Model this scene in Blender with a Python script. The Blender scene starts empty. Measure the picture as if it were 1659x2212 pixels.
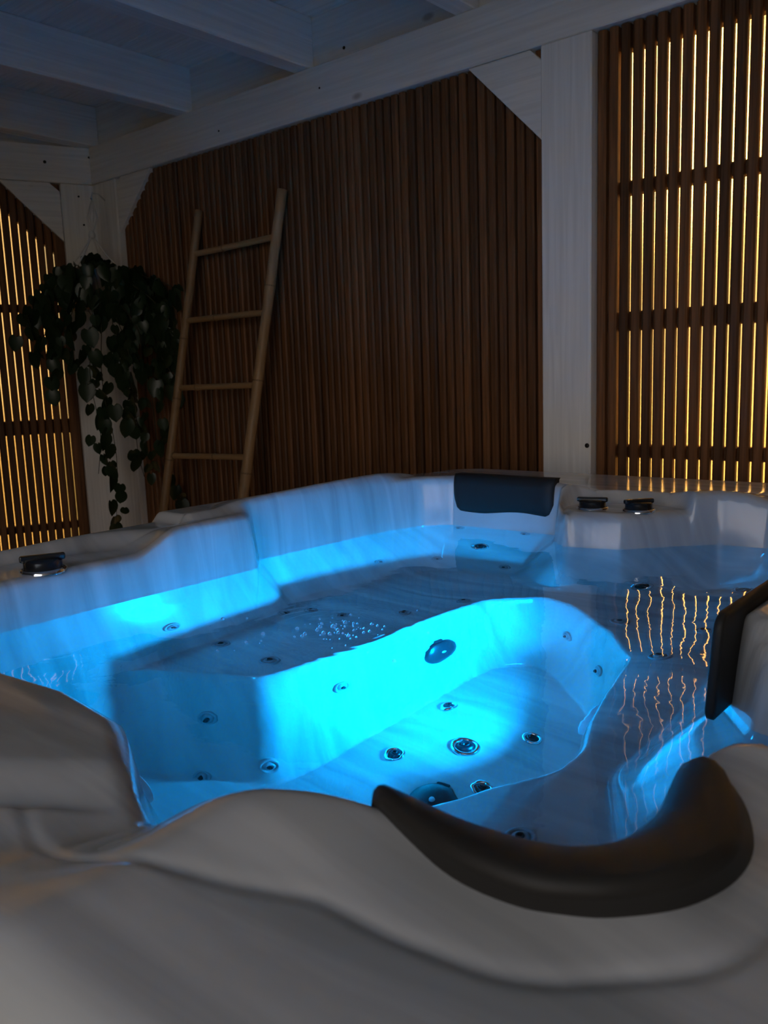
import bpy, bmesh, math, random
import numpy as np
from mathutils import Vector, Matrix, Quaternion

random.seed(7)
rng = np.random.default_rng(7)
sc = bpy.context.scene
col = sc.collection

# ---- camera ------------------------------------------------------------------
FPX, IMW = 1850.8, 1659.0
yaw, pitch, roll = math.radians(40.34), math.radians(8.98), math.radians(-2.005)
fwd0 = Vector((-math.sin(yaw), math.cos(yaw), 0))
rgt0 = Vector((math.cos(yaw), math.sin(yaw), 0))
up0 = Vector((0, 0, 1))
F = fwd0 * math.cos(pitch) - up0 * math.sin(pitch)
U0 = up0 * math.cos(pitch) + fwd0 * math.sin(pitch)
R = rgt0 * math.cos(roll) + U0 * math.sin(roll)
U = U0 * math.cos(roll) - rgt0 * math.sin(roll)
cam_data = bpy.data.cameras.new('camera')
cam = bpy.data.objects.new('camera', cam_data)
col.objects.link(cam)
cam.matrix_world = Matrix(((R.x, U.x, -F.x, 0), (R.y, U.y, -F.y, 0), (R.z, U.z, -F.z, 1.23), (0, 0, 0, 1)))
cam_data.sensor_fit = 'HORIZONTAL'
cam_data.sensor_width = 36
cam_data.lens = FPX / IMW * 36
cam_data.clip_start = .02
cam_data.dof.use_dof = True
cam_data.dof.focus_distance = 1.7
cam_data.dof.aperture_fstop = 13
sc.camera = cam

# ---- sky, sun, exposure --------------------------------------------------------
world = bpy.data.worlds.new('dusk_sky')
sc.world = world
world.use_nodes = True
wn = world.node_tree
wn.nodes.clear()
w_out = wn.nodes.new('ShaderNodeOutputWorld')
w_bg = wn.nodes.new('ShaderNodeBackground')
w_ramp = wn.nodes.new('ShaderNodeValToRGB')
w_sep = wn.nodes.new('ShaderNodeSeparateXYZ')
w_tc = wn.nodes.new('ShaderNodeTexCoord')
wn.links.new(w_tc.outputs['Generated'], w_sep.inputs[0])
wn.links.new(w_sep.outputs['Z'], w_ramp.inputs[0])
w_ramp.color_ramp.elements[0].position = 0.0
w_ramp.color_ramp.elements[0].color = (.71, .61, .52, 1)
w_ramp.color_ramp.elements[1].position = .40
w_ramp.color_ramp.elements[1].color = (.36, .38, .42, 1)
wn.links.new(w_ramp.outputs[0], w_bg.inputs['Color'])
w_bg.inputs['Strength'].default_value = 4.4
wn.links.new(w_bg.outputs[0], w_out.inputs[0])

SUN_DIR = Vector((-.371, .895, .248)).normalized()          # from the scene towards the sun
sun_data = bpy.data.lights.new('sun', 'SUN')
sun_data.energy = 60.0
sun_data.color = (1, .66, .30)
sun_data.angle = math.radians(1.2)
sun = bpy.data.objects.new('sun', sun_data)
col.objects.link(sun)
sun.rotation_euler = SUN_DIR.to_track_quat('Z', 'Y').to_euler()
sun.location = SUN_DIR * 20

vs = sc.view_settings
sc.display_settings.display_device = 'sRGB'
vs.view_transform = 'Standard'
vs.look = 'None'
vs.exposure = 0.0
vs.gamma = 1.0
vs.use_curve_mapping = False
cy = sc.cycles
cy.use_adaptive_sampling = True
cy.adaptive_threshold = .02
cy.use_denoising = True
cy.denoiser = 'OPENIMAGEDENOISE'
cy.max_bounces = 12
cy.diffuse_bounces = 6
cy.glossy_bounces = 6
cy.transmission_bounces = 10
cy.transparent_max_bounces = 12
cy.caustics_refractive = True
cy.caustics_reflective = True
cy.blur_glossy = .6
cy.sample_clamp_indirect = 12

# ---- helpers -------------------------------------------------------------------
def link(o, parent=None):
    col.objects.link(o)
    if parent is not None:
        o.parent = parent
    return o


def tag(o, label=None, cat=None, group=None, kind=None):
    if label: o['label'] = label
    if cat: o['category'] = cat
    if group: o['group'] = group
    if kind: o['kind'] = kind
    return o


def empty(name, loc=(0, 0, 0), parent=None):
    o = bpy.data.objects.new(name, None)
    o.empty_display_size = .1
    o.location = loc
    return link(o, parent)


def mesh_from(verts, faces, smooth=False, name='mesh'):
    me = bpy.data.meshes.new(name)
    me.from_pydata([tuple(v) for v in verts], [], faces)
    if smooth:
        me.polygons.foreach_set('use_smooth', [True] * len(me.polygons))
    me.update()
    return me


def obj(name, me, m=None, parent=None, loc=None, rot=None, scale=None):
    o = bpy.data.objects.new(name, me)
    link(o, parent)
    if m is not None and not me.materials:
        me.materials.append(m)
    if loc is not None: o.location = loc
    if rot is not None: o.rotation_euler = rot
    if scale is not None: o.scale = scale
    return o


def box_mesh(x0, x1, y0, y1, z0, z1, bev=0.0, seg=1, name='box'):
    bm = bmesh.new()
    vs_ = [bm.verts.new(p) for p in ((x0, y0, z0), (x1, y0, z0), (x1, y1, z0), (x0, y1, z0),
                                     (x0, y0, z1), (x1, y0, z1), (x1, y1, z1), (x0, y1, z1))]
    for f in ((3, 2, 1, 0), (4, 5, 6, 7), (0, 1, 5, 4), (1, 2, 6, 5), (2, 3, 7, 6), (3, 0, 4, 7)):
        bm.faces.new([vs_[i] for i in f])
    if bev:
        bmesh.ops.bevel(bm, geom=bm.edges[:], offset=bev, segments=seg, affect='EDGES', profile=.5)
    me = bpy.data.meshes.new(name)
    bm.to_mesh(me)
    bm.free()
    return me


def prism_mesh(poly, y0, y1, bev=0.0, name='prism'):
    """polygon given as (x, z), extruded along y"""
    bm = bmesh.new()
    a = [bm.verts.new((x, y0, z)) for x, z in poly]
    b = [bm.verts.new((x, y1, z)) for x, z in poly]
    n = len(poly)
    bm.faces.new(a)
    bm.faces.new(b[::-1])
    for i in range(n):
        bm.faces.new((a[i], b[i], b[(i + 1) % n], a[(i + 1) % n]))
    bmesh.ops.recalc_face_normals(bm, faces=bm.faces[:])
    if bev:
        bmesh.ops.bevel(bm, geom=bm.edges[:], offset=bev, segments=1, affect='EDGES')
    me = bpy.data.meshes.new(name)
    bm.to_mesh(me)
    bm.free()
    return me


def lathe_mesh(profile, seg=24, name='lathe', close=True):
    """profile: list of (radius, z)"""
    verts, faces = [], []
    n = len(profile)
    for r, z in profile:
        for k in range(seg):
            a = 2 * math.pi * k / seg
            verts.append((r * math.cos(a), r * math.sin(a), z))
    for i in range(n - 1):
        for k in range(seg):
            k2 = (k + 1) % seg
            faces.append((i * seg + k, i * seg + k2, (i + 1) * seg + k2, (i + 1) * seg + k))
    if close:
        faces.append(tuple(range((n - 1) * seg, n * seg)))
        faces.append(tuple(range(seg - 1, -1, -1)))
    me = mesh_from(verts, faces, True, name)
    return me


def tube_mesh(pts, radii, seg=10, name='tube', caps=True):
    pts = [Vector(p) for p in pts]
    n = len(pts)
    if not hasattr(radii, '__len__'):
        radii = [radii] * n
    verts, faces = [], []
    t0 = (pts[1] - pts[0]).normalized()
    ref = Vector((0, 0, 1)) if abs(t0.z) < .9 else Vector((1, 0, 0))
    nrm = t0.cross(ref).normalized()
    for i in range(n):
        t = (pts[min(i + 1, n - 1)] - pts[max(i - 1, 0)]).normalized()
        nrm = (nrm - t * nrm.dot(t)).normalized()
        bn = t.cross(nrm)
        for k in range(seg):
            a = 2 * math.pi * k / seg
            verts.append(pts[i] + (nrm * math.cos(a) + bn * math.sin(a)) * radii[i])
    for i in range(n - 1):
        for k in range(seg):
            k2 = (k + 1) % seg
            faces.append((i * seg + k, i * seg + k2, (i + 1) * seg + k2, (i + 1) * seg + k))
    if caps:
        faces.append(tuple(range(seg - 1, -1, -1)))
        faces.append(tuple(range((n - 1) * seg, n * seg)))
    return mesh_from(verts, faces, True, name)


# ---- materials -----------------------------------------------------------------
def new_mat(name):
    m = bpy.data.materials.new(name)
    m.use_nodes = True
    nt = m.node_tree
    b = nt.nodes['Principled BSDF']
    return m, nt, b


def plain(name, c, rough=.5, metal=0.0, spec=.5):
    m, nt, b = new_mat(name)
    b.inputs['Base Color'].default_value = (*c, 1)
    b.inputs['Roughness'].default_value = rough
    b.inputs['Metallic'].default_value = metal
    b.inputs['Specular IOR Level'].default_value = spec
    n = nt.nodes.new('ShaderNodeTexNoise')
    n.inputs['Scale'].default_value = 60
    tc = nt.nodes.new('ShaderNodeTexCoord')
    nt.links.new(tc.outputs['Object'], n.inputs['Vector'])
    bp = nt.nodes.new('ShaderNodeBump')
    bp.inputs['Strength'].default_value = .03
    bp.inputs['Distance'].default_value = .002
    nt.links.new(n.outputs['Fac'], bp.inputs['Height'])
    nt.links.new(bp.outputs[0], b.inputs['Normal'])
    return m


def wood(name, c_dark, c_light, rough, axis, knots=False, rand=.0, grain=.25, streak=60.0):
    """procedural timber; axis = the way the grain runs (0 x, 1 y, 2 z)"""
    m, nt, b = new_mat(name)
    tc = nt.nodes.new('ShaderNodeTexCoord')
    mp = nt.nodes.new('ShaderNodeMapping')
    s = [streak] * 3
    s[axis] = streak * .035
    mp.inputs['Scale'].default_value = s
    nt.links.new(tc.outputs['Object'], mp.inputs['Vector'])
    oi = nt.nodes.new('ShaderNodeObjectInfo')
    off = nt.nodes.new('ShaderNodeVectorMath')
    off.operation = 'SCALE'
    cmb = nt.nodes.new('ShaderNodeCombineXYZ')
    for i in range(3):
        nt.links.new(oi.outputs['Random'], cmb.inputs[i])
    nt.links.new(cmb.outputs[0], off.inputs[0])
    off.inputs['Scale'].default_value = 37.0
    add = nt.nodes.new('ShaderNodeVectorMath')
    nt.links.new(mp.outputs[0], add.inputs[0])
    nt.links.new(off.outputs[0], add.inputs[1])
    n1 = nt.nodes.new('ShaderNodeTexNoise')
    n1.inputs['Scale'].default_value = 1.0
    n1.inputs['Detail'].default_value = 5
    n1.inputs['Distortion'].default_value = .6
    nt.links.new(add.outputs[0], n1.inputs['Vector'])
    ramp = nt.nodes.new('ShaderNodeValToRGB')
    ramp.color_ramp.elements[0].position = .32
    ramp.color_ramp.elements[0].color = (*c_dark, 1)
    ramp.color_ramp.elements[1].position = .68
    ramp.color_ramp.elements[1].color = (*c_light, 1)
    nt.links.new(n1.outputs['Fac'], ramp.inputs[0])
    colour = ramp.outputs[0]
    if rand:
        hsv = nt.nodes.new('ShaderNodeHueSaturation')
        mr = nt.nodes.new('ShaderNodeMapRange')
        mr.inputs['To Min'].default_value = 1 - rand
        mr.inputs['To Max'].default_value = 1 + rand
        nt.links.new(oi.outputs['Random'], mr.inputs['Value'])
        nt.links.new(mr.outputs[0], hsv.inputs['Value'])
        nt.links.new(colour, hsv.inputs['Color'])
        colour = hsv.outputs[0]
    if knots:
        mp2 = nt.nodes.new('ShaderNodeMapping')
        k = [4.5] * 3
        k[axis] = 2.2
        mp2.inputs['Scale'].default_value = k
        nt.links.new(tc.outputs['Object'], mp2.inputs['Vector'])
        vo = nt.nodes.new('ShaderNodeTexVoronoi')
        vo.inputs['Scale'].default_value = 1.0
        nt.links.new(mp2.outputs[0], vo.inputs['Vector'])
        kr = nt.nodes.new('ShaderNodeValToRGB')
        kr.color_ramp.elements[0].position = .035
        kr.color_ramp.elements[0].color = (1, 1, 1, 1)
        kr.color_ramp.elements[1].position = .075
        kr.color_ramp.elements[1].color = (0, 0, 0, 1)
        nt.links.new(vo.outputs['Distance'], kr.inputs[0])
        mx = nt.nodes.new('ShaderNodeMixRGB')
        mx.inputs['Color2'].default_value = (c_dark[0] * .45, c_dark[1] * .38, c_dark[2] * .33, 1)
        mm = nt.nodes.new('ShaderNodeMath')
        mm.operation = 'MULTIPLY'
        mm.inputs[1].default_value = .7
        nt.links.new(kr.outputs[0], mm.inputs[0])
        nt.links.new(mm.outputs[0], mx.inputs['Fac'])
        nt.links.new(colour, mx.inputs['Color1'])
        colour = mx.outputs[0]
    nt.links.new(colour, b.inputs['Base Color'])
    b.inputs['Roughness'].default_value = rough
    b.inputs['Specular IOR Level'].default_value = .3
    bp = nt.nodes.new('ShaderNodeBump')
    bp.inputs['Strength'].default_value = grain
    bp.inputs['Distance'].default_value = .003
    nt.links.new(n1.outputs['Fac'], bp.inputs['Height'])
    nt.links.new(bp.outputs[0], b.inputs['Normal'])
    return m


M = {}
WD, WL = (.76, .74, .71), (.88, .86, .83)
M['white_x'] = wood('whitewashed_timber_x', WD, WL, .65, 0, True)
M['white_y'] = wood('whitewashed_timber_y', WD, WL, .65, 1, True)
M['white_z'] = wood('whitewashed_timber_z', WD, WL, .65, 2, True)
M['slat'] = wood('brown_stained_slat', (.09, .037, .013), (.20, .082, .030), .55, 2, False, .35, .4, 90)
M['rail'] = wood('brown_stained_rail', (.05, .023, .011), (.10, .045, .02), .6, 0, False, .1)
M['backing'] = plain('dark_backing_board', (.012, .009, .007), .8)
M['bamboo'] = wood('pale_bamboo', (.27, .155, .07), (.38, .23, .11), .45, 2, False, .12, .1, 40)
M['bamboo_x'] = wood('pale_bamboo_rung', (.29, .165, .07), (.39, .235, .11), .45, 0, False, .12, .1, 40)
M['node'] = plain('bamboo_node', (.20, .115, .05), .6)
M['rubber'] = plain('black_foam_rubber', (.017, .015, .013), .58, 0, .28)
M['knob'] = plain('black_plastic', (.010, .010, .011), .22)
M['chrome'] = plain('chrome', (.75, .76, .78), .12, 1.0)
M['grey_plastic'] = plain('grey_jet_plastic', (.30, .31, .32), .3)
M['dark_plastic'] = plain('dark_jet_plastic', (.015, .016, .02), .3)
M['skirt'] = wood('grey_cabinet_panel', (.05, .045, .04), (.075, .07, .065), .6, 0)
M['screw'] = plain('dark_screw', (.02, .018, .016), .4, .6)
M['cord'] = plain('white_cotton_cord', (.72, .70, .66), .85)
M['pot'] = plain('glazed_pot', (.20, .155, .12), .12)
M['stem'] = plain('vine_stem', (.05, .045, .02), .7)
M['soil'] = plain('potting_soil', (.02, .014, .01), .95)
M['render'] = plain('grey_render', (.30, .29, .28), .9)
M['lens'] = plain('lamp_lens', (.6, .75, .8), .25)

m, nt, b = new_mat('ground_grass')
b.inputs['Base Color'].default_value = (.05, .06, .025, 1)
b.inputs['Roughness'].default_value = .9
M['grass'] = m
M['deck'] = wood('deck_boards', (.09, .07, .055), (.15, .12, .095), .7, 0)

# leaf
m, nt, b = new_mat('dark_green_leaf')
tc = nt.nodes.new('ShaderNodeTexCoord')
n1 = nt.nodes.new('ShaderNodeTexNoise')
n1.inputs['Scale'].default_value = 14
nt.links.new(tc.outputs['Object'], n1.inputs['Vector'])
rp = nt.nodes.new('ShaderNodeValToRGB')
rp.color_ramp.elements[0].color = (.007, .018, .007, 1)
rp.color_ramp.elements[1].color = (.020, .042, .015, 1)
nt.links.new(n1.outputs['Fac'], rp.inputs[0])
nt.links.new(rp.outputs[0], b.inputs['Base Color'])
b.inputs['Roughness'].default_value = .38
M['leaf'] = m

# marbled acrylic
m, nt, b = new_mat('marbled_acrylic')
tc = nt.nodes.new('ShaderNodeTexCoord')
mp = nt.nodes.new('ShaderNodeMapping')
mp.inputs['Rotation'].default_value = (0, 0, math.radians(28))
mp.inputs['Scale'].default_value = (.9, 9, .9)
nt.links.new(tc.outputs['Object'], mp.inputs['Vector'])
n1 = nt.nodes.new('ShaderNodeTexNoise')
n1.inputs['Scale'].default_value = 1.6
n1.inputs['Detail'].default_value = 4
n1.inputs['Distortion'].default_value = .9
nt.links.new(mp.outputs[0], n1.inputs['Vector'])
rp = nt.nodes.new('ShaderNodeValToRGB')
rp.color_ramp.elements[0].position = .30
rp.color_ramp.elements[0].color = (.31, .307, .303, 1)
rp.color_ramp.elements[1].position = .66
rp.color_ramp.elements[1].color = (.50, .492, .48, 1)
nt.links.new(n1.outputs['Fac'], rp.inputs[0])
nt.links.new(rp.outputs[0], b.inputs['Base Color'])
b.inputs['Roughness'].default_value = .11
b.inputs['Specular IOR Level'].default_value = .5
M['acrylic'] = m

# water: a single interface, index 1.33, small ripples
m, nt, b = new_mat('pool_water')
nt.nodes.remove(b)
out = nt.nodes['Material Output']
g = nt.nodes.new('ShaderNodeBsdfGlass')
g.inputs['IOR'].default_value = 1.33
g.inputs['Roughness'].default_value = 0.0
tc = nt.nodes.new('ShaderNodeTexCoord')
n1 = nt.nodes.new('ShaderNodeTexNoise')
n1.inputs['Scale'].default_value = 11
n1.inputs['Detail'].default_value = 2.5
n1.inputs['Distortion'].default_value = .4
nt.links.new(tc.outputs['Object'], n1.inputs['Vector'])
bp = nt.nodes.new('ShaderNodeBump')
bp.inputs['Strength'].default_value = 1.0
bp.inputs['Distance'].default_value = .0007
nt.links.new(n1.outputs['Fac'], bp.inputs['Height'])
nt.links.new(bp.outputs[0], g.inputs['Normal'])
nt.links.new(g.outputs[0], out.inputs['Surface'])
M['water'] = m

# frosted sheet behind the slats: scatters the sun, hottest towards it
m, nt, b = new_mat('frosted_sheet')
nt.nodes.remove(b)
out = nt.nodes['Material Output']
tr = nt.nodes.new('ShaderNodeBsdfTranslucent')
tr.inputs['Color'].default_value = (.62, .48, .27, 1)
rf = nt.nodes.new('ShaderNodeBsdfRefraction')
rf.inputs['Color'].default_value = (.52, .42, .25, 1)
rf.inputs['IOR'].default_value = 1.4
rf.inputs['Roughness'].default_value = .33
tc = nt.nodes.new('ShaderNodeTexCoord')
n1 = nt.nodes.new('ShaderNodeTexNoise')
n1.inputs['Scale'].default_value = 210
n1.inputs['Detail'].default_value = 1
nt.links.new(tc.outputs['Object'], n1.inputs['Vector'])
bp = nt.nodes.new('ShaderNodeBump')
bp.inputs['Strength'].default_value = .9
bp.inputs['Distance'].default_value = .0012
nt.links.new(n1.outputs['Fac'], bp.inputs['Height'])
nt.links.new(bp.outputs[0], rf.inputs['Normal'])
nt.links.new(bp.outputs[0], tr.inputs['Normal'])
rf2 = nt.nodes.new('ShaderNodeBsdfRefraction')
rf2.inputs['Color'].default_value = (.60, .53, .38, 1)
rf2.inputs['IOR'].default_value = 1.4
rf2.inputs['Roughness'].default_value = .17
nt.links.new(bp.outputs[0], rf2.inputs['Normal'])
mr2 = nt.nodes.new('ShaderNodeMixShader')
mr2.inputs[0].default_value = .5
nt.links.new(rf.outputs[0], mr2.inputs[1])
nt.links.new(rf2.outputs[0], mr2.inputs[2])
mx = nt.nodes.new('ShaderNodeMixShader')
mx.inputs[0].default_value = .88
nt.links.new(tr.outputs[0], mx.inputs[1])
nt.links.new(mr2.outputs[0], mx.inputs[2])
nt.links.new(mx.outputs[0], out.inputs['Surface'])
M['sheet'] = m

# bubbles
m, nt, b = new_mat('air_bubble')
b.inputs['Base Color'].default_value = (.75, .9, 1, 1)
b.inputs['Roughness'].default_value = .08
b.inputs['Transmission Weight'].default_value = .8
b.inputs['IOR'].default_value = 1.2
M['bubble'] = m

# ---- ground and floor -------------------------------------------------------------
g = obj('ground', mesh_from([(-60, -60, -.12), (60, -60, -.12), (60, 60, -.12), (-60, 60, -.12)], [(0, 1, 2, 3)]), M['grass'])
tag(g, 'flat grass outside the pavilion', 'ground', kind='structure')
fl = empty('floor')
tag(fl, 'timber deck under the hot tub', 'floor', kind='structure')
deck = box_mesh(-6.6, 1.39, 0, .138, -.03, 0, .002)
deck.materials.append(M['deck'])
for i in range(34):
    obj('plank', deck, None, fl, (0, -1.75 + i * .142, 0))

# ---- back wall ----------------------------------------------------------------------
ZB0, ZB1, ZCEIL = 2.30, 2.487, 2.69
wb = empty('wall_back', (0, 2.70, 0))
tag(wb, 'brown slatted back wall framed by whitewashed posts, beam and braces', 'wall', kind='structure')


def child(name, me, m, parent):                        # mesh given in world coordinates
    o = obj(name, me, m, parent)
    o.matrix_parent_inverse = Matrix.Translation(-parent.location)
    return o


child('top_beam', box_mesh(-4.27, 1.4, 2.70, 2.86, ZB0, ZB1, .003), M['white_x'], wb)
child('post', box_mesh(-1.537, -1.352, 2.695, 2.86, 0, ZB0 - .002, .004), M['white_z'], wb)
child('post', box_mesh(1.2, 1.385, 2.695, 2.86, 0, ZB0 - .002, .004), M['white_z'], wb)
child('corner_post', box_mesh(-4.262, -4.055, 2.702, 2.86, 0, ZB0 - .002, .004), M['white_z'], wb)
child('brace', prism_mesh([(-1.835, ZB0 - .002), (-1.585, ZB0 - .002), (-1.539, ZB0 - .045), (-1.539, 2.0)], 2.706, 2.80, .002), M['white_x'], wb)
child('brace', prism_mesh([(-3.75, ZB0 - .002), (-4.01, ZB0 - .002), (-4.053, ZB0 - .045), (-4.053, 2.02)], 2.706, 2.80, .002), M['white_x'], wb)
child('frieze_board', box_mesh(-4.6, 1.4, 2.735, 2.76, ZB1 + .002, ZCEIL - .002), M['white_x'], wb)
# slats: bevelled battens, 40 mm apart
def slat_mesh(w, t, z0, z1):
    c = .006
    prof = [(-w / 2, t), (-w / 2, c), (-w / 2 + c, 0), (w / 2 - c, 0), (w / 2, c), (w / 2, t)]
    v = [(x, y, z0) for x, y in prof] + [(x, y, z1) for x, y in prof]
    n = len(prof)
    f = [tuple(range(n - 1, -1, -1)), tuple(range(n, 2 * n))] + [(i, (i + 1) % n, n + (i + 1) % n, n + i) for i in range(n)]
    me = mesh_from(v, [q[::-1] for q in f])
    me.materials.append(M['slat'])
    return me


PITCH = .0397
slat_a = slat_mesh(.0312, .024, .05, ZB0 - .004)
for i in range(63):
    obj('slat', slat_a, None, wb, (-1.560 - i * PITCH, .025 + random.uniform(-.002, .002), 0))
child('backing_board', box_mesh(-4.05, -1.54, 2.765, 2.79, .04, ZB0 - .003), M['backing'], wb)
slat_b = slat_mesh(.0305, .022, .05, ZB0 - .004)
for i in range(64):
    x = -1.331 + i * PITCH
    if x < 1.19:
        obj('slat', slat_b, None, wb, (x, .022 + random.uniform(-.0015, .0015), 0))
for z0, z1 in ((.05, .14), (.930, .974), (1.352, 1.414), (1.786, 1.828), (2.225, 2.297)):
    child('rail', box_mesh(-1.35, 1.198, 2.747, 2.785, z0, z1, .002), M['rail'], wb)
child('stile', box_mesh(-1.352, -1.278, 2.747, 2.785, .05, ZB0 - .004, .002), M['slat'], wb)
child('frosted_sheet', box_mesh(-1.35, 1.198, 2.800, 2.8005, .05, ZB0 - .004), M['sheet'], wb)

# ---- left wall (meets the back wall at an obtuse corner) --------------------------------
LP = Vector((-4.269, 2.72, 0))
LD = Vector((-.375, -.927, 0)).normalized()             # runs from the corner towards the open side
lang = math.atan2(LD.y, LD.x)
wl = empty('wall_left', LP)
wl.rotation_euler = (0, 0, lang)                          # local x along the wall, local y to the inside
tag(wl, 'brown slatted side wall with whitewashed corner post, beam and brace', 'wall', kind='structure')
# local y>0 is towards the room
obj('top_beam', box_mesh(0.0, 4.4, -.16, 0, ZB0, ZB1, .003), M['white_x'], wl)
obj('post', box_mesh(0.004, .180, -.16, .004, 0, ZB0 - .002, .004), M['white_z'], wl)
obj('post', box_mesh(2.4, 2.58, -.16, .004, 0, ZB0 - .002, .004), M['white_z'], wl)
obj('panel', box_mesh(2.59, 4.39, -.12, -.03, .0, ZB0 - .002), M['rail'], wl)  # unseen solid stretch, added to shut out light from the left
obj('brace', prism_mesh([(.48, ZB0 - .002), (.232, ZB0 - .002), (.182, ZB0 - .045), (.182, 2.0)], -.10, -.004, .002), M['white_x'], wl)
obj('frieze_board', box_mesh(-.05, 4.4, -.06, -.035, ZB1 + .002, ZCEIL - .002), M['white_x'], wl)
slat_c = slat_mesh(.0343, .022, .05, ZB0 - .004)
for i in range(55):
    x = .239 - .0203 + (i - 1) * .0405
    if .19 < x < 2.39 and i > 0:
        obj('slat', slat_c, None, wl, (x, -.022, 0), (0, 0, math.pi))
for z0, z1 in ((.05, .14), (.450, .489), (.984, 1.061), (1.634, 1.675), (2.24, 2.297)):
    obj('rail', box_mesh(.182, 2.398, -.085, -.047, z0, z1, .002), M['rail'], wl)
obj('frosted_sheet', box_mesh(.182, 2.398, -.1005, -.100, .05, ZB0 - .004), M['sheet'], wl)

obj('slat', slat_c, None, wl, (.1985, -.022, 0), (0, 0, math.pi))
obj('stile', box_mesh(.182, .214, -.085, -.047, .05, ZB0 - .004), M['rail'], wl)
obj('batten', prism_mesh([(.182, 1.90), (.182, 2.02), (.49, 2.297), (.62, 2.297)], -.085, -.047), M['rail'], wl)
child('corner_filler', prism_mesh([(0, 0), (0, 1), (1, 1), (1, 0)], 0, 1), M['backing'], wb).data.transform(
    Matrix.Translation((-4.60, 2.80, 0)) @ Matrix.Diagonal((.56, .25, ZCEIL, 1)))  # added to stop sun leaking through the wedge between the walls
# screw heads
scr = lathe_mesh([(.0055, 0), (.0055, .0015), (.004, .003), (.0, .003)], 10, close=False)
scr.materials.append(M['screw'])
for x, z, r in ((-1.364, .972, 1.5), (-2.447, 2.531, 1.2), (-2.558, 2.398, .8), (-3.2, 2.36, .8)):
    y = 2.695 if x > -1.5 else (2.70 if z < ZB1 else 2.735)
    o = obj('screw', scr, None, wb, (x, y - 2.70, z), (math.pi / 2, 0, 0), (r, r, r))
for s, z, r in ((.02, 2.44, 1), (.245, 2.40, 1.5), (.09, 2.235, 1), (.075, 2.09, 1)):
    obj('screw', scr, None, wl, (s, .004 if z < ZB0 else 0, z), (-math.pi / 2, 0, 0), (r, r, r))

# unseen walls, added to cut the daylight from behind and the right
wp = obj('light_block_front', box_mesh(-6.2, -.95, -1.55, -1.40, -.03, 2.685, .005), M['render'])
tag(wp, 'plain wall out of view, added to block light from the open side', 'wall', kind='structure')
wr = obj('light_block_right', box_mesh(1.40, 1.50, -1.6, 2.86, -.1, 2.71, .005), M['render'])
tag(wr, 'plain side wall out of view, added to block light from the right', 'wall', kind='structure')

# ---- ceiling ------------------------------------------------------------------------------
ce = empty('ceiling', (0, 0, ZCEIL))
tag(ce, 'whitewashed board ceiling carried on parallel joists', 'ceiling', kind='structure')
pl = box_mesh(-6.7, 1.7, 0, .178, 0, .02, .003)
pl.materials.append(M['white_x'])
for i in range(24):
    obj('plank', pl, None, ce, (0, 2.90 - .181 * (i + 1), 0))
jo = box_mesh(-.088, 0, -1.38, 2.734, -.2015, -.001, .004)
jo.materials.append(M['white_y'])
for x in (-4.222, -3.419, -2.615, -1.800, -.985, -.170, .645, 1.40):
    obj('joist', jo, None, ce, (x, 0, 0))
child('roofing_felt', box_mesh(-6.9, 1.9, -1.6, 3.1, ZCEIL + .022, ZCEIL + .05), M['backing'], ce)

# ---- tub shell height field -------------------------------------------------
TX0, TX1, TY0, TY1 = -1.74, 0.02, 0.175, 2.46      # outer footprint of the shell
ZWATER, ZSEAT, ZFOOT = 0.795, 0.45, 0.10
BASIN = [(-1.525, .62), (-1.522, 1.30), (-1.59, 1.365), (-1.582, 1.60), (-1.57, 1.85), (-1.535, 1.965),
         (-1.45, 2.03), (-1.28, 2.035), (-1.10, 2.03), (-1.06, 1.95), (-1.015, 1.905), (-.89, 1.935), (-.805, 2.03),
         (-.72, 2.11), (-.60, 2.125), (-.45, 2.10), (-.36, 2.0), (-.335, 1.8), (-.335, 1.10), (-.29, 1.035),
         (-.15, 1.0), (-.10, .93), (-.10, .82), (-.15, .775), (-.195, .735), (-.216, .69), (-.226, .63), (-.222, .57), (-.214, .51),
         (-.220, .47), (-.255, .438), (-.30, .432), (-.37, .432), (-.44, .405), (-.53, .385), (-.61, .388), (-.66, .405),
         (-.755, .462), (-.80, .485), (-.936, .505), (-1.05, .49), (-1.38, .50), (-1.49, .54)]
WELL = [(-1.18, 1.02), (-1.14, 1.25), (-1.12, 1.47), (-1.10, 1.65), (-1.0, 1.74), (-.92, 1.72), (-.77, 1.60),
        (-.68, 1.49), (-.65, 1.33), (-.63, 1.22), (-.58, 1.10), (-.58, 1.02), (-.67, .93), (-.75, .86), (-.74, .64),
        (-.82, .58), (-1.36, .62), (-1.45, .74), (-1.43, .88), (-1.31, .955)]


def ss(a, b, t):
    u = np.clip((t - a) / (b - a), 0, 1)
    return u * u * (3 - 2 * u)


def poly_sdf(poly, X, Y):
    d = np.full(X.shape, 1e9)
    s = np.ones(X.shape)
    n = len(poly)
    for i in range(n):
        ax, ay = poly[i]
        bx, by = poly[(i + 1) % n]
        ex, ey = bx - ax, by - ay
        wx, wy = X - ax, Y - ay
        t = np.clip((wx * ex + wy * ey) / (ex * ex + ey * ey), 0, 1)
        d = np.minimum(d, (wx - ex * t) ** 2 + (wy - ey * t) ** 2)
        c1 = (Y >= ay) & (Y < by) & (ex * wy > ey * wx)
        c2 = (Y < ay) & (Y >= by) & (ex * wy < ey * wx)
        s = np.where(c1 | c2, -s, s)
    return -np.sqrt(d) * s                       # positive inside


def blur(A, sig):
    r = int(3 * sig) + 1
    k = np.exp(-.5 * (np.arange(-r, r + 1) / sig) ** 2)
    k /= k.sum()
    P = np.pad(A, r, mode='edge')
    P = sum(k[i] * P[:, i:i + A.shape[1]] for i in range(2 * r + 1))
    return sum(k[i] * P[i:i + A.shape[0], :] for i in range(2 * r + 1))


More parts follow.
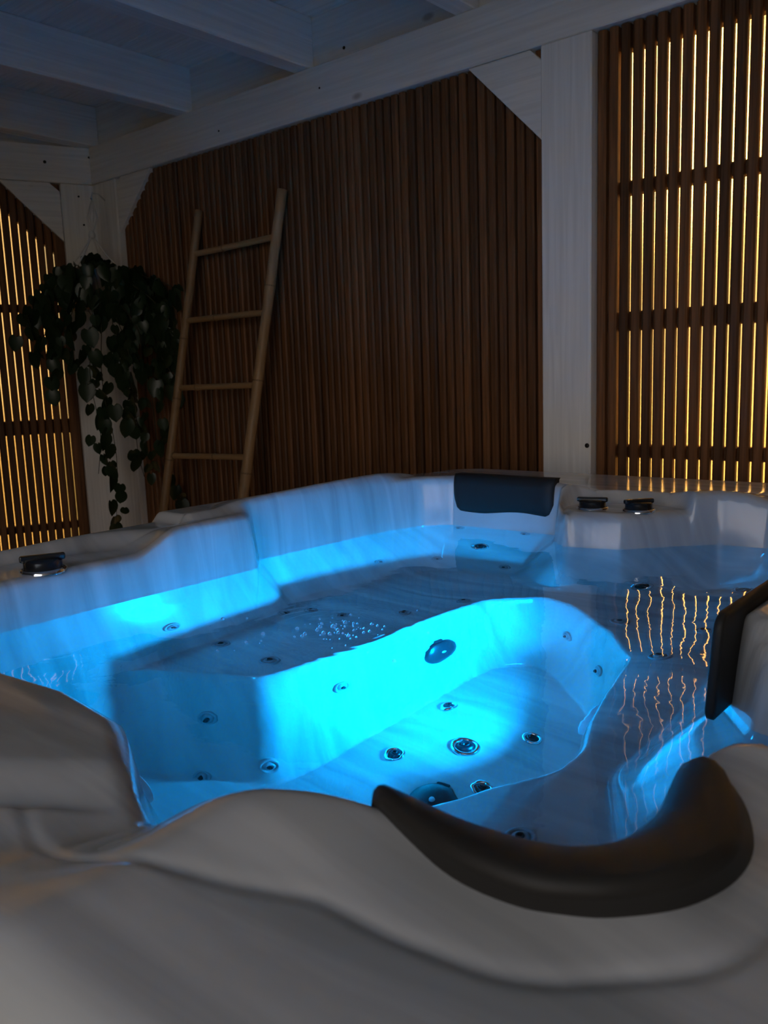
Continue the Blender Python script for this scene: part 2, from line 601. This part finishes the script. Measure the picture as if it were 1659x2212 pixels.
def rrect(X, Y, x0, x1, y0, y1, r):
    qx = np.abs(X - (x0 + x1) / 2) - (x1 - x0) / 2 + r
    qy = np.abs(Y - (y0 + y1) / 2) - (y1 - y0) / 2 + r
    return -(np.hypot(np.maximum(qx, 0), np.maximum(qy, 0)) + np.minimum(np.maximum(qx, qy), 0) - r)  # + inside


def tub_field(step):
    xs = np.arange(TX0, TX1 + step / 2, step)
    ys = np.arange(TY0, TY1 + step / 2, step)
    X, Y = np.meshgrid(xs, ys)
    d = blur(poly_sdf(BASIN, X, Y), .0055 / step)
    e = blur(poly_sdf(WELL, X, Y), .018 / step)
    o = rrect(X, Y, TX0, TX1, TY0, TY1, .16)
    # rim: low outer flange, raised crown next to the basin
    cu = np.clip((d + .090) / .084, 0, 1)
    crown = (1 - (1 - cu) ** 1.6) * np.maximum(ss(-.62, -.45, X), ss(.6, .7, Y))
    top = np.full(X.shape, .925)
    top += .015 * np.exp(-((X + .42) / .075) ** 2 - ((Y - .40) / .08) ** 2)          # hill beside the near headrest
    top += .018 * np.exp(-((X + .18) / .06) ** 2 - ((Y - .67) / .07) ** 2)          # bulge beyond the near headrest
    top += .012 * ss(-.5, .1, -np.hypot((X + 1.6), (Y - 2.1)) + .35)                # raised far corner
    low = .911 - .037 * ss(-.47, -.66, X) * ss(.75, .62, Y)
    H = low + (top - low) * crown - .0025 * np.exp(-((d + .091) / .005) ** 2)
    # sunken trays and pods in the rim
    m = ss(-.010, .012, (Y - .311) - .69 * (X + .715)) * ss(-1.46, -1.36, X) * ss(.75, .65, Y)
    H = H * (1 - m) + (.866 + .017 * ss(.0, .09, (Y - .311) - .69 * (X + .715)) - 1.1 * np.clip(Y - .40, 0, .2) ** 2) * m
    m2 = np.exp(-((X + .575) / .065) ** 2) * ss(-.15, -.015, d)
    H = H - .022 * m2 * (1 - m)
    m = ss(1.30, .85, np.hypot((X + 1.575) / .115, (Y - .78) / .27))
    H = H * (1 - m) + .882 * m
    m = ss(1.08, .96, np.hypot((X + .905) / .165, (Y - 1.995) / .125))
    H = H * (1 - m) + .880 * m
    m = ss(.0, .03, X + .37) * ss(.99, 1.02, Y) * ss(1.26, 1.18, Y)
    t = (Y - 1.035) + .35 * (X + .33)
    stair = .866 + .018 * ss(.006, .012, t) + .018 * ss(.020, .026, t) + .022 * ss(.034, .042, t)
    H = H * (1 - m) + stair * m
    m = ss(1.165, 1.19, Y) * ss(-1.56, -1.60, X) * ss(2.3, 1.9, Y)
    H = H + .022 * m * ss(-1.735, -1.71, X)                       # crown on the left side
    # rounded outer lip
    lip = np.clip(1 - o / .045, 0, 1)
    H = H - .04 * (1 - np.sqrt(np.clip(1 - lip ** 2, 0, 1)))
    # rounded inner lip, wall, backrest, seat
    il = np.clip(1 + d / .02, 0, 1)
    H = H - .010 * il ** 2 * (d < 0) - .010 * (d >= 0)
    W = .085 + .11 * np.exp(-((X + 1.45) / .28) ** 2 - ((Y - 1.95) / .3) ** 2) + .10 * ss(-.75, -.35, X)
    seat = ZSEAT + .05 * ss(-.72, -.55, X) - .05 * np.exp(-((X + 1.30) / .2) ** 2 - ((Y - 1.75) / .2) ** 2)
    seat = seat + .012 * np.sin(Y * 14) * ss(-.72, -.6, X)
    back = seat + (.782 - seat) * (1 - ss(-.2, 1, np.clip((d - .012) / W, -.2, 1))) / (1 - ss(-.2, 1, 0.0))
    back = np.minimum(back, .782)
    wall = H + (back - H) * ss(0, .024, d)
    Z = np.where(d > 0, wall, H)
    # footwell
    f = ss(-.02, .045, e) * ss(0.02, .06, d)
    floor = ZFOOT + .03 * np.exp(-((X + .93) / .2) ** 2 - ((Y - 1.32) / .16) ** 2)   # gentle dome that carries the foot jets
    Z = Z + (floor - Z) * f
    return xs, ys, X, Y, Z, d, o

# ---- hot tub -------------------------------------------------------------------------------
tub = empty('hot_tub', (-.86, 1.31, 0))
TO = tub.location.copy()
tag(tub, 'marbled grey acrylic hot tub with black headrests, jets and control knobs', 'hot tub')
STEP = .0045
xs, ys, GX, GY, GZ, GD, GO = tub_field(STEP)
nx, ny = len(xs), len(ys)
# pull the outer grid ring onto the rounded footprint
co = np.stack([GX, GY, GZ], -1).reshape(-1, 3) - np.array(TO)
idx = np.arange(nx * ny).reshape(ny, nx)
keep = (np.minimum(np.minimum(GO[:-1, :-1], GO[1:, :-1]), np.minimum(GO[:-1, 1:], GO[1:, 1:])) > -.0005)
q = np.stack([idx[:-1, :-1], idx[:-1, 1:], idx[1:, 1:], idx[1:, :-1]], -1)[keep]
used = np.unique(q)
remap = -np.ones(nx * ny, int)
remap[used] = np.arange(len(used))
q = remap[q]
me = bpy.data.meshes.new('shell')
me.vertices.add(len(used))
me.vertices.foreach_set('co', co[used].astype(np.float32).ravel())
me.loops.add(q.size)
me.loops.foreach_set('vertex_index', q.ravel().astype(np.int32))
me.polygons.add(len(q))
me.polygons.foreach_set('loop_start', np.arange(0, q.size, 4, dtype=np.int32))
me.polygons.foreach_set('use_smooth', np.ones(len(q), bool))
me.update(calc_edges=True)
me.validate()
shell = obj('shell', me, M['acrylic'], tub)


def tub_part(name, me, m, parent=None):
    """mesh in world coordinates, parented to the tub"""
    me.transform(Matrix.Translation(-TO))
    return obj(name, me, m, parent or tub)


# cabinet under the rim: four sides of upright panels
cab = empty('cabinet', (0, 0, 0), tub)
for (ax, ay, bx, by) in ((TX0 + .05, TY0 + .05, TX1 - .05, TY0 + .05), (TX1 - .05, TY0 + .05, TX1 - .05, TY1 - .05),
                         (TX1 - .05, TY1 - .05, TX0 + .05, TY1 - .05), (TX0 + .05, TY1 - .05, TX0 + .05, TY0 + .05)):
    L = math.hypot(bx - ax, by - ay)
    n = round(L / .42)
    a = math.atan2(by - ay, bx - ax)
    pm = box_mesh(.003, L / n - .003, 0, .025, .02, .845, .003)
    pm.materials.append(M['skirt'])
    for i in range(n):
        obj('panel', pm, None, cab, (ax + (bx - ax) * i / n - TO.x, ay + (by - ay) * i / n - TO.y, 0), (0, 0, a))


# jets -----------------------------------------------------------------------------------------
def jet_meshes(r, metal):
    ring = lathe_mesh([(r * 1.0, -.002), (r * 1.0, .002), (r * .93, .0045), (r * .80, .005), (r * .68, .003), (r * .60, .001)], 28, close=False)
    ring.materials.append(M['chrome'] if metal else M['grey_plastic'])
    face = lathe_mesh([(r * .62, -.001), (r * .60, .002), (r * .42, .006), (r * .30, .007), (r * .26, .003), (r * .0, .002)], 24, close=False)
    face.materials.append(M['dark_plastic'] if metal else M['grey_plastic'])
    noz = lathe_mesh([(r * .27, .0), (r * .27, .0095), (r * .20, .011), (r * .14, .006), (0, .005)], 16, close=False)
    noz.materials.append(M['dark_plastic'])
    return ring, face, noz


JM = {('s', 0): jet_meshes(.0165, False), ('m', 0): jet_meshes(.021, False), ('b', 1): jet_meshes(.029, True), ('m', 1): jet_meshes(.021, True)}
JETS = [('s', 0, (-1.418, 2.007, 0.765), (0.037, -0.975, 0.221)),
        ('s', 0, (-1.203, 2.013, 0.772), (-0.02, -0.987, 0.159)),
        ('b', 1, (-1.312, 1.952, 0.613), (0.141, -0.933, 0.331)),
        ('s', 0, (-1.41, 1.88, 0.483), (0.67, -0.617, 0.414)),
        ('s', 0, (-1.483, 1.72, 0.544), (0.932, -0.196, 0.305)),
        ('s', 0, (-1.211, 1.917, 0.466), (0.145, -0.913, 0.381)),
        ('s', 0, (-1.155, 1.645, 0.426), (-0.159, 0.115, 0.981)),
        ('s', 0, (-1.209, 1.478, 0.443), (-0.029, 0.087, 0.996)),
        ('s', 0, (-1.431, 1.314, 0.452), (0.766, 0.107, 0.633)),
        ('s', 0, (-1.398, 1.37, 0.448), (0.005, 0.02, 1.0)),
        ('s', 0, (-1.317, 1.387, 0.447), (0.002, 0.034, 0.999)),
        ('m', 0, (-1.395, 1.098, 0.449), (0.0, 0.0, 1.0)),
        ('m', 0, (-1.245, 1.098, 0.449), (-0.0, 0.0, 1.0)),
        ('m', 0, (-1.466, 1.027, 0.569), (0.98, -0.004, 0.201)),
        ('m', 0, (-1.274, 0.961, 0.287), (0.449, -0.884, 0.131)),
        ('m', 0, (-1.265, 0.929, 0.1), (0.385, -0.773, 0.504)),
        ('m', 0, (-1.141, 1.196, 0.307), (0.975, -0.174, 0.136)),
        ('m', 1, (-1.027, 1.4, 0.118), (-0.088, 0.113, 0.99)),
        ('b', 1, (-0.914, 1.301, 0.129), (0.023, -0.043, 0.999)),
        ('m', 1, (-1.016, 1.206, 0.114), (-0.064, -0.131, 0.989)),
        ('m', 1, (-0.828, 1.4, 0.117), (0.09, 0.111, 0.99)),
        ('m', 1, (-0.824, 1.216, 0.113), (0.078, -0.118, 0.99)),
        ('b', 1, (-0.821, 1.901, 0.497), (0.721, -0.641, 0.265)),
        ('b', 1, (-0.618, 2.001, 0.485), (-0.446, -0.219, 0.868)),
        ('m', 0, (-0.776, 1.689, 0.449), (-0.001, 0.0, 1.0)),
        ('m', 0, (-0.609, 1.505, 0.495), (-0.394, 0.089, 0.915)),
        ('m', 0, (-0.906, 1.695, 0.287), (-0.583, -0.802, 0.132)),
        ('m', 0, (-0.774, 1.584, 0.269), (-0.721, -0.68, 0.132)),
        ('m', 0, (-0.598, 1.698, 0.478), (-0.323, -0.032, 0.946)),
        ('m', 0, (-0.528, 0.866, 0.495), (-0.0, -0.149, 0.989)),
        ('m', 0, (-1.161, 1.006, 0.156), (0.79, -0.583, 0.191))]
for kind, metal, p, nrm in JETS:
    ring, face, noz = JM[(kind, metal)]
    nv = Vector(nrm).normalized()
    j = obj('jet', ring, None, tub, Vector(p) - TO + nv * .001, nv.to_track_quat('Z', 'Y').to_euler())
    obj('jet_face', face, None, j)
    obj('nozzle', noz, None, j)

# suction covers: domed grilles
def cover(p, nrm, r, sx=1.0):
    prof = [(r, -.002), (r, .004), (r * .9, .010), (r * .6, .014), (r * .25, .016), (0, .016)]
    c = obj('suction_cover', lathe_mesh(prof, 32, close=False), M['dark_plastic'], tub,
            Vector(p) - TO, Vector(nrm).normalized().to_track_quat('Z', 'Y').to_euler(), (sx, 1, 1))
    obj('screw', lathe_mesh([(.006, .0155), (.006, .018), (0, .0185)], 12, close=False), M['grey_plastic'], c)
    obj('tab', box_mesh(-.012, .012, r * .96, r * 1.12, -.001, .006, .002), M['dark_plastic'], c)
    return c


cover((-1.107, 1.48, 0.277), (0.986, -0.098, 0.135), .050)
cover((-0.875, 1.137, 0.106), (0.021, -0.106, 0.994), .045)

# lamp in the footwell wall
lamp = obj('footwell_or_fill_lamp', lathe_mesh([(.045, -.01), (.045, .006), (.038, .010), (.034, .008), (0, .012)], 28, close=False), M['lens'], tub,
           Vector((-.678, 1.36, .31)) - TO, Vector((-1, .0, .18)).to_track_quat('Z', 'Y').to_euler())
ld = bpy.data.lights.new('led', 'AREA')
ld.shape = 'DISK'
ld.size = .07
ld.energy = 19.0
ld.color = (0.0, .335, 1.0)
ld.spread = math.radians(120)
lo = bpy.data.objects.new('led_or_fill_light', ld)
link(lo, lamp)
lo.location = (0, 0, .016)
lo.rotation_euler = (math.pi, 0, 0)

# weak fill lamp, added out of view to brighten the shaded seats
fill_lamp = obj('footwell_or_fill_lamp', lamp.data, None, tub, Vector((-.98, .60, .56)) - TO, Vector((0, 1, .05)).to_track_quat('Z', 'Y').to_euler())
ld2 = ld.copy()
ld2.energy = 2.0
ld2.spread = math.radians(170)
lo2 = bpy.data.objects.new('led_or_fill_light', ld2)
link(lo2, fill_lamp)
lo2.location = (0, 0, .016)
lo2.rotation_euler = (math.pi, 0, 0)

# control knobs
kb = lathe_mesh([(.040, 0), (.040, .004), (.036, .006), (.036, .018), (.032, .023), (.0, .024)], 32, close=False)
kb.materials.append(M['knob'])
kring = lathe_mesh([(.044, -.004), (.044, .003), (.040, .005)], 32, close=False)
kring.materials.append(M['chrome'])
lever = box_mesh(-.042, .042, -.008, .008, .018, .031, .004, 2)
lever.materials.append(M['knob'])
for x, y, z, a, s in ((-1.562, .812, .882, 62, 1.0), (-.992, 1.990, .880, 15, .92), (-.878, 2.012, .880, 50, .92)):
    k = obj('control_knob', kb, None, tub, Vector((x, y, z)) - TO, (0, 0, math.radians(a)), (s, s, s))
    obj('collar', kring, None, k)
    obj('lever', lever, None, k)


# headrests
def smooth_mesh(verts, faces, levels=2, name='pad'):
    me = mesh_from(verts, faces, True, name)
    return me


def wall_pad(L, hook, z_top, z_bot, t):
    """pad hanging on an inner wall: local x along the wall, local -y into the tub"""
    verts, faces = [], []
    N = 28
    for i in range(N + 1):
        u = i / N
        e = min(u, 1 - u) * L
        rnd = .028
        k = max(0.0, 1 - e / rnd)
        cut = rnd * (1 - math.sqrt(max(0, 1 - k * k)))
        x = (u - .5) * L
        zb = z_bot + cut + .008 * math.sin(math.pi * u) - .006 * math.sin(2 * math.pi * u)
        tt = t * (1 - .45 * k * k)
        prof = [(0.002, zb), (-tt * .6, zb - .004), (-tt * .95, zb + .010), (-tt, zb + .03), (-tt, z_top - .02), (-tt * .7, z_top - .004),
                (-tt * .1, z_top + .006), (hook * .6, z_top + .006), (hook - cut, z_top + .001), (hook - cut, z_top - .006), (0.002, z_top - .012)]
        for y, z in prof:
            verts.append((x, y, z))
    n = 11
    for i in range(N):
        for k in range(n):
            k2 = (k + 1) % n
            faces.append((i * n + k, i * n + k2, (i + 1) * n + k2, (i + 1) * n + k))
    faces.append(tuple(range(n - 1, -1, -1)))
    faces.append(tuple(range(N * n, N * n + n)))
    me = mesh_from([v for v in verts], [f[::-1] for f in faces], True)
    for f in (len(faces) - 2, len(faces) - 1):
        me.polygons[f].use_smooth = False
    return me


hp = obj('headrest', wall_pad(.325, .05, .938, .838, .018), M['rubber'], tub, Vector((-1.283, 2.030, 0)) - TO)
hp['label'] = 'black rubber headrest on the far wall'
# side pad: a thin slab with rounded corners, outline in (y, z), curved a little over the rim at its top
SY0, SY1, SZ0, SZ1, ST = 1.012, 1.40, .797, .934, .012
out_ = []
for cy_, cz_, a0 in ((SY1 - .03, SZ1 - .03, 0), (SY0 + .022, SZ1 - .022, 90), (SY0 + .012, SZ0 + .012, 180), (SY1 - .03, SZ0 + .03, 270)):
    r_ = .03 if cy_ > 1.2 else (.022 if cz_ > .87 else .012)
    for k in range(6):
        a = math.radians(a0 + 18 * k)
        out_.append((cy_ + r_ * math.cos(a), cz_ + r_ * math.sin(a)))
cyc, czc = (SY0 + SY1) / 2, (SZ0 + SZ1) / 2
verts, faces = [], []
for fx, sh in ((0, .94), (.18, 1.0), (.82, 1.0), (1, .94)):
    for y_, z_ in out_:
        yy = y_ + (cyc - y_) * (1 - sh) * .12
        zz = z_ + (czc - z_) * (1 - sh)
        lean = .010 * max(0.0, (SZ1 - .02 - zz) / (SZ1 - SZ0)) - .004
        verts.append((-.339 - ST * fx - lean, yy, zz))
n = len(out_)
for i in range(3):
    for k in range(n):
        k2 = (k + 1) % n
        faces.append((i * n + k, i * n + k2, (i + 1) * n + k2, (i + 1) * n + k))
faces += [tuple(range(n - 1, -1, -1)), tuple(range(3 * n, 4 * n))]
hp = tub_part('headrest', mesh_from(verts, faces, True), M['rubber'])
hp['label'] = 'black rubber headrest on the side wall, seen edge on'

# curved neck pad in the near corner seat
PT = [(-0.372, 0.410), (-0.325, 0.392), (-0.272, 0.378), (-0.228, 0.378), (-0.202, 0.389), (-0.181, 0.406), (-0.159, 0.438), (-0.149, 0.473),
      (-0.153, 0.504), (-0.165, 0.538), (-0.183, 0.575)]          # outer top edge, z .945
PO = [(-0.405, 0.446), (-0.352, 0.422), (-0.302, 0.403), (-0.255, 0.402), (-0.224, 0.413), (-0.199, 0.429), (-0.172, 0.459), (-0.156, 0.505),
      (-0.156, 0.552), (-0.173, 0.600), (-0.192, 0.630)]          # outer foot, z .905
PI_ = [(-0.384, 0.431), (-0.360, 0.438), (-0.311, 0.438), (-0.261, 0.444), (-0.235, 0.456), (-0.218, 0.481), (-0.213, 0.522), (-0.220, 0.560),
       (-0.226, 0.592), (-0.228, 0.616)]         # inner edge, z .93


def resample(P, n):
    P = np.array(P)
    # Catmull-Rom through the points
    out = []
    m_ = len(P)
    for k in range(n):
        t = k / (n - 1) * (m_ - 1)
        i = min(int(t), m_ - 2)
        u = t - i
        p0, p1, p2, p3 = P[max(i - 1, 0)], P[i], P[i + 1], P[min(i + 2, m_ - 1)]
        out.append(.5 * (2 * p1 + (p2 - p0) * u + (2 * p0 - 5 * p1 + 4 * p2 - p3) * u * u + (3 * p1 - p0 - 3 * p2 + p3) * u ** 3))
    return np.array(out)


NS = 60
A, T, B = resample(PO, NS), resample(PT, NS), resample(PI_, NS)
verts, faces = [], []
for i in range(NS):
    u = i / (NS - 1)
    k = min(1.0, min(u / .06, (1 - u) / .045))
    k = math.sqrt(max(0.0, 1 - (1 - k) ** 2))
    c = (A[i] + T[i] + B[i]) / 3
    o_, t_, n_ = (c + (P[i] - c) * (.45 + .55 * k) for P in (A, T, B))
    zt, zi, zb = .922 + .028 * k, .914 + .019 * k, .908
    prof = [(o_, zb - .006), (o_ * .7 + t_ * .3, zb + .3 * (zt - zb)), (o_ * .2 + t_ * .8, zb + .78 * (zt - zb)), (t_ * .98 + n_ * .02, zt - .001), (t_ * .86 + n_ * .14, zt + .004 * k),
            (t_ * .65 + n_ * .35, zt + .005 * k), (t_ * .4 + n_ * .6, zt + .001 * k), (t_ * .18 + n_ * .82, zt * .4 + zi * .6 + .002 * k), (n_, zi), (n_ + (n_ - t_) * .10, zi - .02 * k),
            (n_ + (n_ - t_) * .06, zi - .055 * k), (n_ * .8 + o_ * .2, zi - .06 * k), (n_ * .4 + o_ * .6, zb - .02)]
    for p, z in prof:
        verts.append((p[0], p[1], z))
n = 13
for i in range(NS - 1):
    for k in range(n):
        k2 = (k + 1) % n
        faces.append((i * n + k, (i + 1) * n + k, (i + 1) * n + k2, i * n + k2))
faces.append(tuple(range(n)))
faces.append(tuple(range((NS - 1) * n + n - 1, (NS - 1) * n - 1, -1)))
hp = tub_part('headrest', mesh_from(verts, faces, True), M['rubber'])
hp['label'] = 'curved black neck pad in the near corner'

# ---- water ---------------------------------------------------------------------------------------
ws = 2
wd = GD[::ws, ::ws]
wxs, wys = xs[::ws], ys[::ws]
keep = np.minimum(np.minimum(wd[:-1, :-1], wd[1:, :-1]), np.minimum(wd[:-1, 1:], wd[1:, 1:])) > -.012
widx = np.arange(wd.size).reshape(wd.shape)
q = np.stack([widx[:-1, :-1], widx[:-1, 1:], widx[1:, 1:], widx[1:, :-1]], -1)[keep]
used = np.unique(q)
remap = -np.ones(wd.size, int)
remap[used] = np.arange(len(used))
q = remap[q]
WX, WY = np.meshgrid(wxs, wys)
wz = np.zeros(WX.shape)
for k in range(26):                                      # slow swell left by the pump
    a = rng.uniform(0, 2 * math.pi)
    fr = rng.uniform(14, 60)
    wz += np.sin((WX * math.cos(a) + WY * math.sin(a)) * fr + rng.uniform(0, 6.3)) * .0045 / fr ** 1.25 * 1.0
wz += .0006 * np.exp(-((WX + 1.02) ** 2 + (WY - 1.06) ** 2) / .02) * np.sin(np.hypot(WX + 1.02, WY - 1.06) * 260)
wco = np.stack([WX + .86, WY - 1.31, wz], -1).reshape(-1, 3)[used]
me = bpy.data.meshes.new('water')
me.vertices.add(len(used))
me.vertices.foreach_set('co', wco.astype(np.float32).ravel())
me.loops.add(q.size)
me.loops.foreach_set('vertex_index', q.ravel().astype(np.int32))
me.polygons.add(len(q))
me.polygons.foreach_set('loop_start', np.arange(0, q.size, 4, dtype=np.int32))
me.polygons.foreach_set('use_smooth', np.ones(len(q), bool))
me.update(calc_edges=True)
water = obj('water', me, M['water'], None, (-.86, 1.31, ZWATER))
tag(water, 'clear water glowing blue and filling the hot tub', 'water', kind='stuff')

# bubbles on the surface over the left bench
bm = bmesh.new()
for k in range(95):
    if k < 60:
        x, y = random.gauss(-1.00, .035), random.gauss(1.05, .035)
    else:
        x, y = random.gauss(-1.05, .09), random.gauss(1.03, .09)
    r = random.choice((.0012, .0016, .002, .0028, .004)) * random.uniform(.8, 1.2)
    bmesh.ops.create_icosphere(bm, subdivisions=1, radius=r, matrix=Matrix.Translation((x + .86, y - 1.31, r * .35)))
me = bpy.data.meshes.new('bubbles')
bm.to_mesh(me)
bm.free()
me.polygons.foreach_set('use_smooth', [True] * len(me.polygons))
bo = obj('bubbles', me, M['bubble'], water)
bo['kind'] = 'stuff'

# ---- bamboo ladder -----------------------------------------------------------------------------------
la = empty('bamboo_ladder', (-3.2, 2.36, 0))
tag(la, 'pale bamboo ladder leaning on the brown slatted wall', 'ladder')


def bamboo(p, q_, r0, r1, nodes, name, m_):
    p, q_ = Vector(p), Vector(q_)
    L = (q_ - p).length
    pts, rad = [], []
    n = 40
    side = Vector((0, 0, 1)).cross(q_ - p)
    side = side.normalized() if side.length > 1e-4 else Vector((1, 0, 0))
    bow = random.uniform(-.006, .006)
    for i in range(n + 1):
        u = i / n
        pts.append(p.lerp(q_, u) + side * bow * math.sin(math.pi * u) - la.location)
        r = r0 + (r1 - r0) * u
        for nd in nodes:
            r += .0022 * math.exp(-((u - nd) * L / .010) ** 2)
        rad.append(r)
    # extra rings at the nodes
    o = obj(name, tube_mesh(pts, rad, 14), m_, la)
    for nd in nodes:
        c = p.lerp(q_, nd) + side * bow * math.sin(math.pi * nd) - la.location
        d_ = (q_ - p).normalized()
        r = r0 + (r1 - r0) * nd + .0012
        rg = lathe_mesh([(r, -.004), (r + .002, -.002), (r + .0005, 0), (r + .002, .002), (r, .004)], 16, close=False)
        obj('node', rg, M['node'], o, c, d_.to_track_quat('Z', 'Y').to_euler())
    return o


LF, LT = (-3.543, 2.35, .022), (-3.366, 2.690, 2.035)
RF, RT_ = (-2.975, 2.35, .022), (-2.795, 2.690, 2.038)
bamboo(LF, LT, .021, .019, (.10, .265, .42, .565, .705), 'stile', M['bamboo'])
bamboo(RF, RT_, .025, .022, (.16, .40, .60, .80), 'stile', M['bamboo'])
for zl, zr, nd in ((1.834, 1.843, (.38,)), (1.525, 1.524, (.40,)), (1.210, 1.212, (.25,)), (.887, .899, (.06, .58)), (.553, .588, (.5,)), (.245, .26, (.3,))):
    ul, ur = (zl - .022) / 2.013, (zr - .022) / 2.016
    a, b_ = Vector(LF).lerp(Vector(LT), ul), Vector(RF).lerp(Vector(RT_), ur)
    bamboo(a, b_, .0135, .0135, nd, 'rung', M['bamboo_x'])

# ---- hanging plant ----------------------------------------------------------------------------------------
PC = Vector((-3.93, 2.45, 1.62))
hpn = empty('hanging_plant', PC)
tag(hpn, 'trailing heart-leaf plant in a glazed pot hung in the corner', 'plant')
pot = obj('pot', lathe_mesh([(0, 0), (.07, 0), (.095, .02), (.125, .09), (.140, .17), (.143, .185), (.133, .185), (.128, .165), (.0, .160)], 36, close=False), M['pot'], hpn)
obj('soil', lathe_mesh([(.131, .160), (.09, .168), (0, .170)], 24, close=False), M['soil'], pot)
obj('saucer', lathe_mesh([(0, -.012), (.10, -.012), (.118, .008), (.113, .008), (.096, -.004), (0, -.004)], 32, close=False), M['pot'], hpn)
HK = Vector((-4.01, 2.53, 2.16)) - PC
obj('hook', tube_mesh([Vector((-4.17, 2.715, 2.20)) - PC, Vector((-4.10, 2.63, 2.215)) - PC, HK + Vector((-.02, .02, .04)), HK + Vector((0, 0, .015)), HK, HK + Vector((.012, -.012, .006))],
                      .004, 8), M['chrome'], hpn)
for k in range(4):
    a = k * math.pi / 2 + .5
    rim = Vector((.143 * math.cos(a), .143 * math.sin(a), .18))
    knot = Vector((HK.x * .45, HK.y * .45, .36))
    low = Vector((.098 * math.cos(a), .098 * math.sin(a), .0))
    obj('cord', tube_mesh([HK, (HK + knot) / 2 + Vector(((k - 1.5) * .010, (k - 1.5) * .014, 0)), knot, knot.lerp(rim, .5) + Vector((0, 0, -.01)), rim + Vector((.004 * math.cos(a), .004 * math.sin(a), 0)),
                           low + Vector((.03 * math.cos(a), .03 * math.sin(a), .09)), low], .0042, 6), M['cord'], hpn)
obj('knot', lathe_mesh([(0, -.02), (.014, -.016), (.018, 0), (.012, .018), (0, .022)], 12, close=False), M['cord'], hpn, Vector((HK.x * .45, HK.y * .45, .36)))


def leaf_mesh(w, l, cup, curl):
    """heart-shaped leaf, stalk at the origin, tip along -z, folded along its midrib"""
    right = [(0, .0), (.30, .16), (.62, .10), (.86, -.12), (.92, -.36), (.78, -.62), (.48, -.86), (.18, -1.0), (0, -1.10)]
    verts, faces = [], []
    for x, z in right:
        verts.append((0, curl * (z * z) * l * .25, z * l if x else z * l))
    mid = len(verts)
    for s in (1, -1):
        for x, z in right:
            verts.append((s * x * w, -cup * x * w + curl * z * z * l * .25, z * l))
    n = len(right)
    mids = [(0, 0, 0)] * n
    for i, (x, z) in enumerate(right):
        verts[i] = (0, curl * z * z * l * .25, min(z, .0) * l)
    for i in range(n - 1):
        faces.append((i, i + 1, n + i + 1, n + i))
        faces.append((i + 1, i, 2 * n + i, 2 * n + i + 1))
    return mesh_from(verts, faces, True)


LEAVES = []
for k in range(5):
    lm = leaf_mesh(random.uniform(.034, .042), random.uniform(.066, .082), random.uniform(.15, .5), random.uniform(.1, .9))
    lm.materials.append(M['leaf'])
    LEAVES.append(lm)
nleaf = 0


def add_leaf(p, az, tilt, s):
    global nleaf
    o = obj('leaf', LEAVES[nleaf % 5], None, hpn, p, (tilt, random.uniform(-.3, .3), az), (s, s, s))
    nleaf += 1


# crown over the pot
for k in range(26):
    a = random.uniform(0, 2 * math.pi)
    r = random.uniform(.03, .19)
    add_leaf(Vector((r * math.cos(a), r * math.sin(a), (.255 - r * .6) + random.uniform(-.03, .04))), a + math.pi / 2, random.uniform(.3, 1.1), random.uniform(.8, 1.35))
# trailing vines: rim angle (deg), bottom height, sideways drift of the lower end
to_cam = Vector((3.93, -2.45, 0)).normalized()
right_ = Vector((to_cam.y * -1, to_cam.x, 0)) * -1
right_ = Vector((.53, .848, 0))                          # to the right as seen from the tub
VINES = [(-1.0, -.05, -.20, 12), (-.85, -.25, -.16, 14), (-.95, -.42, -.10, 12), (-.5, -.30, -.10, 12), (-.2, -.82, -.02, 13), (.0, -1.10, .03, 22), (.25, -.85, .14, 22), (.5, -1.0, .24, 20),
         (.75, -.45, .28, 26), (.9, -.50, .36, 28), (1.0, -.25, .42, 26), (.8, -.05, .48, 18), (.6, -.20, .33, 24), (1.0, -.65, .40, 20), (-1.0, -.15, -.22, 10), (.3, -.35, .20, 20), (.45, -.60, .10, 18), (-.4, -.10, .02, 10)]
for u, zb, drift, nl in VINES:
    nl = int(nl * 1.45)
    base = right_ * (u * .125) + to_cam * (math.sqrt(max(0, 1 - u * u)) * .12 + .02) + Vector((0, 0, .185))
    pts = []
    n = 22
    for i in range(n + 1):
        t = i / n
        p = base + right_ * (drift * t ** .7) + to_cam * (.03 * math.sin(t * 3)) + Vector((0, 0, .03 * math.sin(min(1, t * 5) * math.pi)))
        p.z = base.z + (zb - base.z) * t + .02 * math.sin(min(1, t * 6) * math.pi)
        p += right_ * .015 * math.sin(t * 11 + u * 5) + to_cam * .01 * math.cos(t * 9 + u * 3)
        pts.append(p)
    obj('vine', tube_mesh(pts, [.0028 - .0012 * i / n for i in range(n + 1)], 6), M['stem'], hpn)
    for k in range(nl):
        t = (k + random.uniform(.1, .9)) / nl
        if abs(u) < .3 and t < .30:
            continue
        i = min(int(t * n), n - 1)
        p = pts[i].lerp(pts[i + 1], t * n - i)
        side = random.choice((-1, 1))
        off = right_ * side * random.uniform(.008, .045) + to_cam * random.uniform(-.01, .03)
        add_leaf(p + off, math.atan2(to_cam.y, to_cam.x) + math.pi / 2 + random.uniform(-1.0, 1.0), random.uniform(-.1, .6), random.uniform(.7, 1.2) * (1.1 - .25 * t))
